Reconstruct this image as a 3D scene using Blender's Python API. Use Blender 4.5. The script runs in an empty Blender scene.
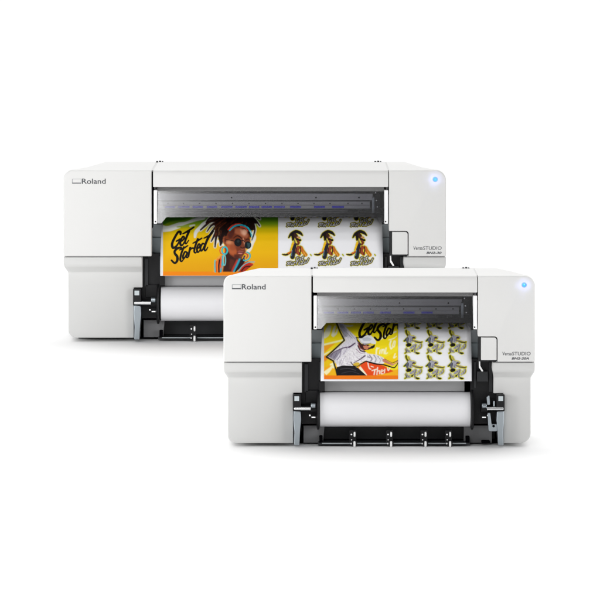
import bpy, bmesh, math, random
import numpy as np
from mathutils import Vector

S = bpy.context.scene
COL = S.collection
R = math.radians

# ------------------------------------------------------------------ camera, light, exposure
F = 4121.0            # focal length in photo pixels (600 px wide photo)
HZ = 79.0             # the horizon lies this many pixels above the frame
CAMH = 1.6562         # camera height over the floor, metres
cam = bpy.data.objects.new('camera', bpy.data.cameras.new('camera'))
COL.objects.link(cam)
cam.location = (0, 0, CAMH)
cam.rotation_euler = (R(90), 0, 0)
cam.data.sensor_width = 36
cam.data.lens = F / 600 * 36
cam.data.shift_y = -(300 + HZ) / 600
cam.data.clip_end = 500
S.camera = cam
S.render.resolution_x = 1024
S.render.resolution_y = 1024

S.view_settings.view_transform = 'Standard'
S.view_settings.look = 'None'
S.view_settings.exposure = 0.0
S.view_settings.gamma = 1.0

world = bpy.data.worlds.new('World')
S.world = world
world.use_nodes = True
wt = world.node_tree
for n in list(wt.nodes):
    wt.nodes.remove(n)
wo = wt.nodes.new('ShaderNodeOutputWorld')
bg = wt.nodes.new('ShaderNodeBackground')
tc = wt.nodes.new('ShaderNodeTexCoord')
sp = wt.nodes.new('ShaderNodeSeparateXYZ')
wt.links.new(tc.outputs['Generated'], sp.inputs[0])


def wmap(src, a, b, c, d):
    m = wt.nodes.new('ShaderNodeMapRange')
    m.interpolation_type = 'SMOOTHSTEP'
    m.inputs[1].default_value, m.inputs[2].default_value = a, b
    m.inputs[3].default_value, m.inputs[4].default_value = c, d
    wt.links.new(src, m.inputs[0])
    return m.outputs[0]


up = wmap(sp.outputs[2], 0.60, 0.88, 0.0, 1.0)       # bright overhead dome of the studio
back = wmap(sp.outputs[1], -0.1, 0.25, 0.0, 1.0)     # the white backdrop side
ma = wt.nodes.new('ShaderNodeMath'); ma.operation = 'MULTIPLY_ADD'
wt.links.new(up, ma.inputs[0]); ma.inputs[1].default_value = 0.40; ma.inputs[2].default_value = 0.05
mx = wt.nodes.new('ShaderNodeMix'); mx.data_type = 'FLOAT'
wt.links.new(back, mx.inputs[0]); wt.links.new(ma.outputs[0], mx.inputs[2])
bk = wmap(sp.outputs[2], 0.10, 0.40, 0.70, 2.15)      # backdrop grows brighter with height
wt.links.new(bk, mx.inputs[3])
wt.links.new(mx.outputs[0], bg.inputs['Strength'])
bg.inputs['Color'].default_value = (1.0, 1.0, 1.0, 1)
wt.links.new(bg.outputs[0], wo.inputs[0])


def softbox(name, loc, target, sx, sy, radiance, spread=180):
    l = bpy.data.lights.new(name, 'AREA')
    l.shape = 'RECTANGLE'; l.size = sx; l.size_y = sy
    l.energy = radiance * math.pi * sx * sy; l.spread = R(spread)
    o = bpy.data.objects.new(name, l); COL.objects.link(o)
    o.location = loc
    o.rotation_euler = (Vector(target) - Vector(loc)).to_track_quat('-Z', 'Y').to_euler()
    return o


softbox('softbox', (-1.42, 9.6, 2.25), (-1.2, 13.0, 0.3), 2.9, 1.6, 0.60, 60)
softbox('softbox', (-2.52, 12.6, 2.45), (-2.0, 16.25, 0.4), 3.6, 1.8, 0.42, 60)

softbox('softbox', (-4.8, 11.0, 1.1), (0.0, 15.0, 0.3), 2.6, 2.0, 10.2)
softbox('softbox', (4.8, 10.6, 1.1), (0.0, 15.0, 0.3), 2.6, 2.0, 7.2)

# ------------------------------------------------------------------ materials


def lin(c):
    return tuple((v / 255 / 12.92) if v / 255 <= 0.04045 else ((v / 255 + 0.055) / 1.055) ** 2.4 for v in c)


def mat(name, col, rough=0.5, metal=0.0, bump=0.0, bscale=400, spec=0.5, mottle=0.0, emit=None, estr=0.0, coat=0.0):
    m = bpy.data.materials.new(name); m.use_nodes = True
    nt = m.node_tree; p = nt.nodes['Principled BSDF']
    p.inputs['Base Color'].default_value = (*col, 1)
    p.inputs['Roughness'].default_value = rough
    p.inputs['Metallic'].default_value = metal
    p.inputs['Specular IOR Level'].default_value = spec
    p.inputs['Coat Weight'].default_value = coat
    t = nt.nodes.new('ShaderNodeTexCoord')
    nz = nt.nodes.new('ShaderNodeTexNoise'); nz.inputs['Scale'].default_value = bscale
    nz.inputs['Detail'].default_value = 3
    nt.links.new(t.outputs['Object'], nz.inputs['Vector'])
    if mottle > 0:
        n2 = nt.nodes.new('ShaderNodeTexNoise'); n2.inputs['Scale'].default_value = 9
        n2.inputs['Detail'].default_value = 5
        nt.links.new(t.outputs['Object'], n2.inputs['Vector'])
        mr = nt.nodes.new('ShaderNodeMapRange')
        mr.inputs[3].default_value = 1 - mottle; mr.inputs[4].default_value = 1 + mottle
        nt.links.new(n2.outputs[0], mr.inputs[0])
        vm = nt.nodes.new('ShaderNodeVectorMath'); vm.operation = 'SCALE'
        vm.inputs[0].default_value = col
        nt.links.new(mr.outputs[0], vm.inputs['Scale'])
        nt.links.new(vm.outputs[0], p.inputs['Base Color'])
    if bump > 0:
        b = nt.nodes.new('ShaderNodeBump'); b.inputs['Strength'].default_value = bump
        b.inputs['Distance'].default_value = 0.0008
        nt.links.new(nz.outputs[0], b.inputs['Height'])
        nt.links.new(b.outputs[0], p.inputs['Normal'])
    if emit:
        p.inputs['Emission Color'].default_value = (*emit, 1)
        p.inputs['Emission Strength'].default_value = estr
    return m


M = {
    'floor': mat('white_floor', (0.95, 0.95, 0.95), 0.8, spec=0.1),
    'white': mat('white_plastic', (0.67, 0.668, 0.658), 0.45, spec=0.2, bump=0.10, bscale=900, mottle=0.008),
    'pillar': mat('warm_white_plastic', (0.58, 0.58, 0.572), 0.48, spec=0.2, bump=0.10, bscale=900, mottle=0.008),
    'bright': mat('bright_white_plastic', (0.86, 0.86, 0.86), 0.35),
    'black': mat('black_plastic', (0.009, 0.009, 0.010), 0.42, spec=0.22, bump=0.2, bscale=500),
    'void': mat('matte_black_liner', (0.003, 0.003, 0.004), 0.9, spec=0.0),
    'dark': mat('dark_grey_plastic', (0.022, 0.023, 0.025), 0.4, spec=0.25, bump=0.15, bscale=500),
    'grey': mat('grey_plastic', (0.19, 0.19, 0.195), 0.45, bump=0.1, bscale=500),
    'apron': mat('grey_apron_paint', (0.33, 0.33, 0.335), 0.35, bump=0.1, bscale=500),
    'bluegrey': mat('blue_grey_plastic', (0.27, 0.32, 0.34), 0.4, bump=0.1, bscale=500),
    'palegrey': mat('pale_blue_grey_plastic', (0.50, 0.55, 0.57), 0.4),
    'steel': mat('brushed_steel', (0.36, 0.40, 0.43), 0.3, metal=0.9, bump=0.1, bscale=700),
    'chrome': mat('polished_steel', (0.85, 0.86, 0.87), 0.15, metal=1.0),
    'rail': mat('anodised_rail', (0.55, 0.55, 0.58), 0.4, metal=0.3, bump=0.1, bscale=700),
    'raild': mat('dark_anodised_rail', (0.10, 0.10, 0.105), 0.4, metal=0.35),
    'blue': mat('blue_plastic', (0.02, 0.015, 0.85), 0.45),
    'ink': mat('grey_lettering', lin((72, 74, 78)), 0.5),
    'inkl': mat('light_grey_emblem', lin((150, 152, 156)), 0.5),
    'paper': mat('white_vinyl', (0.76, 0.76, 0.78), 0.45, bump=0.05, bscale=300, mottle=0.01),
    'core': mat('roll_face', (0.55, 0.54, 0.52), 0.8),
    'ledring': mat('led_ring', (0.08, 0.16, 0.45), 0.4, emit=(0.16, 0.36, 1.0), estr=0.6),
    'led': mat('led_lens', (0.01, 0.15, 0.2), 0.3, emit=(0.0, 0.42, 0.62), estr=0.55),
}


def print_mat():
    m = bpy.data.materials.new('printed_ink'); m.use_nodes = True
    nt = m.node_tree; p = nt.nodes['Principled BSDF']
    a = nt.nodes.new('ShaderNodeAttribute'); a.attribute_name = 'ink'
    nt.links.new(a.outputs['Color'], p.inputs['Base Color'])
    p.inputs['Roughness'].default_value = 0.55
    p.inputs['Specular IOR Level'].default_value = 0.15
    return m


def cover_mat():
    m = bpy.data.materials.new('smoked_clear_plastic'); m.use_nodes = True
    nt = m.node_tree
    for n in list(nt.nodes):
        nt.nodes.remove(n)
    o = nt.nodes.new('ShaderNodeOutputMaterial')
    mixn = nt.nodes.new('ShaderNodeMixShader')
    tr = nt.nodes.new('ShaderNodeBsdfTransparent'); tr.inputs[0].default_value = (0.92, 0.92, 0.94, 1)
    gl = nt.nodes.new('ShaderNodeBsdfGlossy'); gl.inputs['Roughness'].default_value = 0.13
    gl.inputs['Color'].default_value = (0.9, 0.9, 0.9, 1)
    mixn.inputs[0].default_value = 0.25
    nt.links.new(tr.outputs[0], mixn.inputs[1]); nt.links.new(gl.outputs[0], mixn.inputs[2])
    nt.links.new(mixn.outputs[0], o.inputs[0])
    return m


M['print'] = print_mat()
M['cover'] = cover_mat()

# ------------------------------------------------------------------ geometry helpers


FLOOR = -0.007


class Ctx:
    """turns photo pixels plus a depth (in the same unit) into metres at one machine's place"""
    def __init__(s, dist, dl, dr, dy, bx):
        s.d = dist; s.u = dist / F; s.dl, s.dr, s.dy = dl, dr, dy
        s.raw = False
        s.root = Vector(((bx - 300) * s.u, dist, FLOOR))

    def m(s, x, y):
        if s.raw:
            return x, y
        return (x + (s.dl if x < 395 else s.dr)), y + s.dy

    def L(s, x, y, dep):                       # true position at the front plane, pushed straight back
        x, y = s.m(x, y)
        return Vector(((x - 300) * s.u, s.d + dep * s.u, CAMH - (y + HZ) * s.u)) - s.root

    def W(s, x, y, dep):                       # measured position of something seen at this depth
        x, y = s.m(x, y); k = 1 + dep / F
        return Vector(((x - 300) * s.u * k, s.d + dep * s.u, CAMH - (y + HZ) * s.u * k)) - s.root


class MB:
    def __init__(s, c):
        s.c = c; s.v = []; s.f = []; s.mi = []; s.mats = []; s.cur = 0

    def use(s, m):
        if m not in s.mats:
            s.mats.append(m)
        s.cur = s.mats.index(m)

    def add(s, verts, faces):
        b = len(s.v); s.v += [Vector(v) for v in verts]
        for f in faces:
            s.f.append([b + i for i in f]); s.mi.append(s.cur)

    def prism(s, pts, d0, d1, true=False):     # outline in pixels, extruded straight back
        g = s.c.L if true else s.c.W
        fr = [g(x, y, d0) for x, y in pts]
        bk = [v + Vector((0, (d1 - d0) * s.c.u, 0)) for v in fr]
        n = len(pts)
        s.add(fr + bk, [list(range(n)), list(range(2 * n - 1, n - 1, -1))] +
              [[i, i + n, (i + 1) % n + n, (i + 1) % n] for i in range(n)])

    def box(s, x0, x1, y0, y1, d0, d1, true=False):
        s.prism([(x0, y0), (x1, y0), (x1, y1), (x0, y1)], d0, d1, true)

    def rings(s, rings, cap=True):
        n = len(rings[0]); vs = [p for r in rings for p in r]; fs = []
        for k in range(len(rings) - 1):
            for i in range(n):
                a, b = k * n + i, k * n + (i + 1) % n
                fs.append([a, a + n, b + n, b])
        if cap:
            fs.append(list(range(n))); fs.append([len(vs) - 1 - i for i in range(n)])
        s.add(vs, fs)

    def lathe_x(s, xs_rs, yc, dep, n=40):      # turned about an axis along X
        rings = []
        for x, r in xs_rs:
            c0 = s.c.W(x, yc, dep); r *= s.c.u
            rings.append([c0 + Vector((0, r * math.cos(2 * math.pi * i / n), r * math.sin(2 * math.pi * i / n))) for i in range(n)])
        s.rings(rings)

    def lathe_y(s, x, yc, ds_rs, n=32):        # turned about an axis along the depth
        rings = []
        for dep, r in ds_rs:
            c0 = s.c.W(x, yc, ds_rs[0][0]); c0.y = (s.c.d - s.c.root.y) + dep * s.c.u
            r *= s.c.u
            rings.append([c0 + Vector((r * math.cos(2 * math.pi * i / n), 0, r * math.sin(2 * math.pi * i / n))) for i in range(n)])
        s.rings(rings)

    def build(s, name, m=None, parent=None, bevel=0.0, smooth=True, seg=3):
        me = bpy.data.meshes.new(name)
        me.from_pydata([tuple(v) for v in s.v], [], s.f)
        for mm in (s.mats or [m]):
            me.materials.append(M[mm] if isinstance(mm, str) else mm)
        if s.mats:
            me.polygons.foreach_set('material_index', s.mi)
        bm = bmesh.new(); bm.from_mesh(me)
        bmesh.ops.remove_doubles(bm, verts=bm.verts, dist=1e-6)
        bmesh.ops.recalc_face_normals(bm, faces=bm.faces)
        bm.to_mesh(me); bm.free()
        o = bpy.data.objects.new(name, me); COL.objects.link(o)
        if parent:
            o.parent = parent
        if bevel > 0:
            b = o.modifiers.new('bevel', 'BEVEL'); b.width = bevel * s.c.u; b.segments = seg
            b.limit_method = 'ANGLE'; b.angle_limit = R(35)
        if smooth:
            me.polygons.foreach_set('use_smooth', [True] * len(me.polygons))
            if bevel > 0:
                w = o.modifiers.new('normals', 'WEIGHTED_NORMAL'); w.keep_sharp = True
            else:
                sharp_edges(me, R(35))
        return o


def sharp_edges(me, ang):
    bm = bmesh.new(); bm.from_mesh(me)
    for e in bm.edges:
        if len(e.link_faces) == 2 and e.calc_face_angle(0) > ang:
            e.smooth = False
    bm.to_mesh(me); bm.free()


def rounded(pts, radii, n=8):
    """polygon with its corners rounded"""
    out = []
    N = len(pts)
    for i in range(N):
        p = Vector(pts[i]); r = radii[i]
        if r <= 0:
            out.append(tuple(p)); continue
        a = (Vector(pts[i - 1]) - p); b = (Vector(pts[(i + 1) % N]) - p)
        a.normalize(); b.normalize()
        p0, p1 = p + a * r, p + b * r
        for k in range(n + 1):
            t = k / n * math.pi / 2
            q = p + a * r * (1 - math.sin(t)) + b * r * (1 - math.cos(t))
            out.append((q.x, q.y))
    return out


def tag(o, label=None, cat=None, group=None, kind=None):
    if label: o['label'] = label
    if cat: o['category'] = cat
    if group: o['group'] = group
    if kind: o['kind'] = kind
    return o


def lettering(c, name, text, x0, x1, y0, y1, dep, parent, m='ink', slant=0.0, bold=0.0):
    """text as thin raised letters filling a pixel box on a front face"""
    cu = bpy.data.curves.new(name, 'FONT'); cu.body = text; cu.offset = bold; cu.resolution_u = 4
    tmp = bpy.data.objects.new(name, cu); COL.objects.link(tmp)
    dg = bpy.context.evaluated_depsgraph_get(); dg.update()
    me = bpy.data.meshes.new_from_object(tmp.evaluated_get(dg))
    bpy.data.objects.remove(tmp)
    vs = np.array([v.co[:] for v in me.vertices])
    vs[:, 0] += vs[:, 1] * slant
    lo, hi = vs.min(0), vs.max(0)
    for i, v in enumerate(me.vertices):
        tx = (vs[i, 0] - lo[0]) / (hi[0] - lo[0]); ty = (vs[i, 1] - lo[1]) / (hi[1] - lo[1])
        x = x0 + (x1 - x0) * tx; y = y1 + (y0 - y1) * ty
        v.co = c.W(x, y, dep)
    me.materials.append(M[m]); me.name = name
    o = bpy.data.objects.new(name, me); COL.objects.link(o); o.parent = parent
    return o


# ------------------------------------------------------------------ printed artwork: a small painter on a fine grid


class Canvas:
    def __init__(s, x0, y0, x1, y1, step=0.25, ss=2):
        s.x0, s.y0, s.step, s.ss = x0, y0, step, ss
        s.nx = int(round((x1 - x0) / step)) + 1; s.ny = int(round((y1 - y0) / step)) + 1
        xs = x0 + (np.arange(s.nx * ss) - (ss - 1) / 2) * step / ss
        ys = y0 + (np.arange(s.ny * ss) - (ss - 1) / 2) * step / ss
        s.X, s.Y = np.meshgrid(xs, ys)
        s.C = np.zeros((*s.X.shape, 3)); s.A = np.zeros(s.X.shape)

    def _put(s, mask, col, al=1.0):
        col = np.array(lin(col))
        s.C[mask] = s.C[mask] * (1 - al) + col * al
        s.A[mask] = 1.0

    def fill(s, col):
        s._put(np.ones(s.X.shape, bool), col)

    def gradient_y(s, stops, mask=None):
        ys = [a for a, _ in stops]; cs = np.array([lin(b) for _, b in stops])
        for k in range(3):
            g = np.interp(s.Y, ys, cs[:, k])
            if mask is None: s.C[..., k] = g
            else: s.C[..., k][mask] = g[mask]
        if mask is None: s.A[:] = 1
        else: s.A[mask] = 1

    def pmask(s, pts):
        m = np.zeros(s.X.shape, bool)
        n = len(pts)
        for i in range(n):
            (xa, ya), (xb, yb) = pts[i], pts[(i + 1) % n]
            if ya == yb: continue
            cross = ((ya > s.Y) != (yb > s.Y)) & (s.X < (xb - xa) * (s.Y - ya) / (yb - ya) + xa)
            m ^= cross
        return m

    def poly(s, pts, col, al=1.0):
        s._put(s.pmask(pts), col, al)

    def smask(s, pts, w):
        pts = spline(pts)
        ws = np.interp(np.linspace(0, 1, len(pts)), np.linspace(0, 1, len(w)), w) if hasattr(w, '__len__') else np.full(len(pts), w)
        m = np.zeros(s.X.shape, bool)
        for i in range(len(pts) - 1):
            ax, ay = pts[i]; bx, by = pts[i + 1]
            dx, dy = bx - ax, by - ay; l2 = dx * dx + dy * dy + 1e-9
            t = np.clip(((s.X - ax) * dx + (s.Y - ay) * dy) / l2, 0, 1)
            dd = np.hypot(s.X - ax - t * dx, s.Y - ay - t * dy)
            m |= dd < (ws[i] + (ws[i + 1] - ws[i]) * t) / 2
        return m

    def stroke(s, pts, w, col, al=1.0):
        s._put(s.smask(pts, w), col, al)

    def ellipse(s, cx, cy, rx, ry, col, al=1.0, ang=0.0):
        ca, sa = math.cos(ang), math.sin(ang)
        u = (s.X - cx) * ca + (s.Y - cy) * sa; v = -(s.X - cx) * sa + (s.Y - cy) * ca
        s._put((u / rx) ** 2 + (v / ry) ** 2 < 1, col, al)

    def blur(s, sig, mask=None, edge=0.5):
        k = sig / s.step * s.ss
        n = int(3 * k) + 1; g = np.exp(-(np.arange(-n, n + 1) / k) ** 2 / 2); g /= g.sum()
        B = np.pad(s.C, ((n, n), (n, n), (0, 0)), mode='edge'); w = np.pad(s.A, n, mode='edge')[..., None]
        B = B * w; B = np.concatenate([B, w], 2)
        B = sum(g[i] * B[i:i + s.C.shape[0]] for i in range(2 * n + 1))
        B = sum(g[i] * B[:, i:i + s.C.shape[1]] for i in range(2 * n + 1))
        B = B[..., :3] / np.maximum(B[..., 3:], 1e-4)
        if mask is None: mask = s.A > 0.5
        s.C[mask] = B[mask]

    def grain(s, mask, amp, size, seed=1, aniso=(1, 1)):
        r = np.random.RandomState(seed)
        out = np.zeros(s.X.shape)
        for q in range(24):
            a = r.uniform(0, 6.283); f = 6.283 / size * r.uniform(.6, 1.7); ph = r.uniform(0, 6.283)
            out += np.sin(s.X * f * math.cos(a) * aniso[0] + s.Y * f * math.sin(a) * aniso[1] + ph + 1.5 * np.sin(s.Y * f * .7 + q))
        out /= 3.5
        s.C[mask] = np.clip(s.C[mask] * (1 + amp * out[mask])[:, None], 0, 1)

    def mesh(s, c, name, dep, lift, parent, cut=True):
        k = s.ss
        s.C = s.C * 0.80                 # ink and vinyl reflect less than full white
        C = s.C.reshape(s.ny, k, s.nx, k, 3).mean((1, 3)); A = s.A.reshape(s.ny, k, s.nx, k).mean((1, 3))
        was = c.raw; c.raw = True
        vs = []
        for j in range(s.ny):
            y = s.y0 + j * s.step; dd = dep(y) - lift
            for i in range(s.nx):
                vs.append(tuple(c.W(s.x0 + i * s.step, y, dd)))
        c.raw = was
        fs = []
        for j in range(s.ny - 1):
            for i in range(s.nx - 1):
                if cut and A[j:j + 2, i:i + 2].min() < 0.5: continue
                a = j * s.nx + i
                fs.append((a, a + s.nx, a + s.nx + 1, a + 1))
        me = bpy.data.meshes.new(name); me.from_pydata(vs, [], fs)
        at = me.color_attributes.new('ink', 'FLOAT_COLOR', 'POINT')
        rgba = np.ones((s.ny * s.nx, 4), np.float32); rgba[:, :3] = C.reshape(-1, 3)
        at.data.foreach_set('color', rgba.ravel())
        bm = bmesh.new(); bm.from_mesh(me)
        bmesh.ops.delete(bm, geom=[v for v in bm.verts if not v.link_faces], context='VERTS')
        bm.to_mesh(me); bm.free()
        me.polygons.foreach_set('use_smooth', [True] * len(me.polygons))
        me.materials.append(M['print'])
        o = bpy.data.objects.new(name, me); COL.objects.link(o); o.parent = parent
        return o


def spline(pts, n=6):
    if len(pts) < 3: return pts
    P = [pts[0]] + list(pts) + [pts[-1]]; out = []
    for i in range(1, len(P) - 2):
        p0, p1, p2, p3 = [np.array(p, float) for p in P[i - 1:i + 3]]
        for k in range(n):
            t = k / n
            out.append(tuple(0.5 * (2 * p1 + (p2 - p0) * t + (2 * p0 - 5 * p1 + 4 * p2 - p3) * t * t + (3 * p1 - p0 - 3 * p2 + p3) * t ** 3)))
    out.append(pts[-1])
    return out


def T(pts, ox, oy, k):
    return [(ox + x / k, oy + y / k) for x, y in pts]


GET = [([(205, 222), (204, 200), (180, 203), (145, 260), (121, 318), (130, 358), (160, 345), (186, 308), (196, 282)], [18, 24, 20, 22, 24, 20, 14, 16]),
       ([(165, 292), (202, 270)], 14),
       ([(200, 300), (228, 282), (243, 254), (228, 247), (205, 290), (206, 330), (225, 330), (243, 300)], [12, 14, 14, 16, 20, 16, 10]),
       ([(292, 190), (266, 250), (250, 300), (262, 316), (288, 282)], [20, 20, 18, 12, 8]),
       ([(228, 218), (270, 196), (338, 152)], [10, 18, 14]),
       ([(222, 372), (205, 357), (170, 366), (146, 395), (152, 420), (172, 446), (172, 486), (148, 511), (116, 484)], [16, 20, 22, 20, 24, 24, 18, 16]),
       ([(238, 352), (212, 420), (203, 478), (218, 494), (236, 470)], [18, 18, 18, 12, 8]),
       ([(196, 380), (240, 360), (278, 336)], [10, 16, 10]),
       ([(268, 404), (250, 398), (230, 440), (236, 468), (262, 430), (272, 404), (262, 448), (278, 456)], [14, 16, 18, 12, 12, 16, 10]),
       ([(302, 358), (292, 400), (284, 442)], 18), ([(292, 400), (312, 366), (332, 362)], [10, 14, 16]),
       ([(378, 270), (350, 350), (343, 396), (356, 408), (372, 388)], [18, 18, 16, 12, 8]),
       ([(330, 312), (372, 290), (418, 262)], [10, 16, 12]),
       ([(368, 374), (392, 352), (400, 326), (386, 322), (370, 362), (374, 398), (386, 400), (404, 374)], [10, 12, 12, 16, 18, 12, 8]),
       ([(444, 322), (426, 316), (406, 352), (408, 386), (424, 380), (444, 336)], [12, 16, 18, 14, 10]),
       ([(528, 192), (480, 262), (446, 350), (448, 384), (462, 380), (478, 352)], [22, 22, 18, 12, 8]),
       ]
GET_CROSS_D = ([(440, 262), (490, 236), (520, 215)], [10, 16, 12])


def brush_text(cv, ox, oy, k, col, extra=0.0, al=1.0, skew=None, part=None):
    items = GET + [GET_CROSS_D]
    if part: items = [items[i] for i in part]
    for pts, w in items:
        p = T(pts, ox, oy, k)
        if skew: p = [skew(q) for q in p]
        ww = [v / k + extra for v in w] if hasattr(w, '__len__') else w / k + extra
        cv.stroke(p, ww, col, al)


def art_portrait(cv):
    cv.gradient_y([(215, (60, 120, 20)), (219, (84, 140, 20)), (224, (130, 165, 20)), (229, (205, 185, 5)), (236, (245, 197, 0)),
                   (252, (247, 190, 0)), (264, (240, 174, 2)), (272, (238, 168, 4))])
    cv.poly([(160, 271.6), (280, 271.6), (280, 277), (160, 277)], (252, 142, 14))
    # white and green brush sweeps
    q = lambda p: T(p, 160, 212, 10)
    cv.stroke(q([(20, 160), (80, 165), (180, 130), (330, 80), (440, 60)]), [6.0, 5.0, 4.2, 4, 3], (222, 226, 216))
    cv.stroke(q([(20, 190), (110, 175), (200, 150)]), [2.2, 3, 1.5], (236, 238, 230))
    cv.stroke(q([(40, 110), (120, 70), (260, 65), (380, 40)]), [3, 4, 3, 3], (70, 130, 20))
    cv.stroke(q([(120, 100), (240, 90), (330, 60)]), [1.2, 2, 1.2], (110, 160, 40))
    cv.stroke(q([(170, 150), (260, 140), (330, 125)]), [1, 2, 1], (160, 185, 60))
    cv.stroke(q([(350, 250), (360, 200), (400, 160), (450, 110), (560, 60)]), [2.2, 3.4, 4, 3.6, 4], (230, 232, 226))
    cv.stroke(q([(300, 140), (345, 130)]), 1.4, (225, 228, 215))
    # figure
    p = lambda a: T(a, 200, 212, 10)
    hair = [(150, 120), (190, 70), (260, 40), (340, 26), (480, 28), (540, 60), (590, 110), (560, 120), (530, 110), (540, 180), (500, 190), (480, 160),
            (400, 120), (320, 130), (285, 170), (275, 215), (245, 235), (225, 320), (195, 310), (180, 250), (160, 200), (140, 170)]
    dreads = [([(200, 80), (110, 90), (60, 130), (5, 180)], [4.0, 2.6, 1.6]), ([(200, 100), (120, 130), (70, 195)], [3.8, 2.2, 1.2]),
              ([(190, 120), (140, 170), (95, 235)], [3, 2, 1.2]), ([(170, 180), (130, 260), (112, 295)], [3.2, 2, 1.2]),
              ([(180, 190), (160, 260), (150, 350)], [3.4, 2.4, 1.4]), ([(220, 200), (215, 270), (205, 330)], [4, 4, 2]),
              ([(520, 60), (560, 90), (598, 140)], [3.4, 2.2, 1.2]), ([(530, 100), (548, 170), (540, 220), (518, 282)], [2.6, 1.8, 1.6, 1]),
              ([(250, 40), (150, 50), (90, 70), (60, 110)], [4, 3, 2, 1.2]), ([(300, 30), (200, 30), (120, 40)], [4, 3, 2]),
              ([(480, 40), (560, 45), (600, 70)], [3, 2.4, 1.2]), ([(480, 60), (520, 110), (522, 150)], [3, 2, 1.4])]
    for d, w in dreads: cv.stroke(p(d), [v + 1.3 for v in w], (240, 238, 226))
    cv.stroke(p([(505, 200), (545, 250), (520, 320), (500, 370), (480, 395)]), 3.2, (240, 238, 226))
    cv.stroke(p([(150, 330), (185, 290), (230, 330)]), 2.2, (240, 238, 226))
    cv.poly(p([(130, 600), (140, 490), (200, 430), (560, 490), (530, 540), (430, 600)]), (244, 170, 60))
    for d, w in dreads: cv.stroke(p(d), w, (34, 14, 10))
    cv.poly(p(hair), (26, 12, 10))
    rnd = random.Random(4)
    for i in range(26):
        x = rnd.uniform(170, 500); y = rnd.uniform(30, 110)
        cv.stroke(p([(x, y), (x - 40 + 0.15 * (x - 300), y + 34), (x - 70 + .3 * (x - 300), y + 70)][:3 if x < 300 else 2]), 0.35, rnd.choice([(84, 34, 22), (60, 26, 16), (120, 56, 30), (8, 4, 6)]), 0.8)
    for i in range(12):
        x = rnd.uniform(150, 215); y = rnd.uniform(140, 250)
        cv.stroke(p([(x, y), (x - 10, y + 45)]), 0.4, rnd.choice([(104, 50, 26), (70, 26, 18), (140, 90, 50)]), 0.8)
    cv.blur(.22)
    # neck, clothes
    cv.poly(p([(235, 240), (262, 170), (330, 110), (480, 130), (520, 200), (512, 262), (480, 230), (300, 250)]), (26, 12, 10))
    cv.poly(p([(250, 340), (330, 440), (425, 432), (410, 500), (345, 600), (225, 600), (240, 500)]), (58, 22, 16))
    cv.poly(p([(300, 470), (345, 480), (330, 560), (290, 580)]), (96, 42, 26), .8)
    cv.poly(p([(148, 600), (155, 500), (205, 452), (235, 490), (222, 600)]), (226, 92, 22))
    cv.poly(p([(375, 600), (410, 520), (480, 492), (535, 528), (440, 600)]), (176, 46, 20))
    cv.poly(p([(300, 600), (370, 520), (440, 450), (455, 490), (400, 560), (360, 600)]), (34, 14, 18))
    cv.stroke(p([(150, 485), (148, 540), (152, 600)]), 1.3, (96, 196, 196))
    cv.stroke(p([(178, 470), (172, 530), (178, 600)]), 1.3, (250, 130, 40))
    cv.stroke(p([(196, 480), (188, 540), (190, 600)]), 1.4, (30, 14, 16))
    cv.stroke(p([(228, 440), (222, 520), (206, 596)]), 1.7, (40, 178, 196))
    cv.stroke(p([(212, 440), (206, 500), (214, 560)]), 0.8, (240, 90, 50))
    cv.stroke(p([(398, 470), (370, 530), (338, 596)]), 1.5, (40, 178, 204))
    cv.stroke(p([(372, 480), (345, 535), (318, 590)]), 1.1, (222, 62, 36))
    cv.stroke(p([(540, 500), (480, 505), (420, 545), (385, 590)]), 1.0, (110, 190, 190))
    cv.stroke(p([(520, 520), (470, 522), (420, 560)]), 1.5, (206, 40, 24))
    cv.stroke(p([(500, 545), (450, 550), (415, 590)]), 1.2, (60, 16, 12))
    # face
    face = [(270, 220), (295, 175), (350, 145), (410, 148), (470, 185), (500, 240), (506, 290), (500, 330), (462, 356), (462, 392), (440, 432),
            (392, 470), (345, 462), (300, 430), (268, 372), (248, 330), (226, 296), (228, 250), (246, 232), (262, 245)]
    cv.poly(p(face), (124, 56, 30))
    cv.poly(p([(262, 290), (320, 300), (352, 350), (370, 400), (350, 440), (300, 420), (262, 350)]), (188, 92, 46))
    cv.poly(p([(350, 170), (400, 160), (455, 190), (485, 235), (470, 262), (420, 250), (390, 226), (345, 210)]), (172, 96, 66))
    cv.poly(p([(400, 172), (440, 190), (462, 230), (440, 240), (410, 215)]), (214, 150, 120))
    cv.poly(p([(275, 225), (330, 170), (350, 175), (345, 215), (320, 260), (290, 270)]), (88, 38, 28))
    cv.poly(p([(270, 285), (300, 278), (335, 300), (345, 330), (300, 330)]), (196, 120, 78), .85)
    cv.poly(p([(340, 420), (385, 430), (430, 425), (415, 452), (385, 470), (345, 462)]), (84, 36, 26))
    cv.poly(p([(300, 330), (345, 380), (335, 425), (290, 385)]), (186, 98, 56), .7)
    cv.ellipse(*p([(446, 200)])[0], 2.4, 2.6, (240, 186, 156), .7); cv.ellipse(*p([(285, 305)])[0], 2.6, 1.6, (226, 156, 112), .6)
    cv.ellipse(*p([(330, 350)])[0], 3.2, 3.6, (150, 72, 42), .6); cv.ellipse(*p([(425, 372)])[0], 1.6, .7, (176, 100, 78), .7)
    cv.ellipse(*p([(415, 445)])[0], 2.2, 1.0, (150, 80, 60), .6)
    cv.blur(.5, cv.pmask(p(face)) | cv.pmask(p([(262, 400), (330, 462), (412, 452), (392, 520), (340, 600), (225, 600), (236, 520)])))
    cv.stroke(p([(335, 262), (370, 238), (405, 252), (415, 270)]), [.6, 1.2, .8], (30, 12, 10))
    cv.stroke(p([(455, 282), (480, 270), (500, 284)]), [.8, 1.0, .5], (30, 12, 10))
    cv.stroke(p([(432, 262), (440, 300), (448, 335)]), 1.0, (206, 140, 108))
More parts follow.
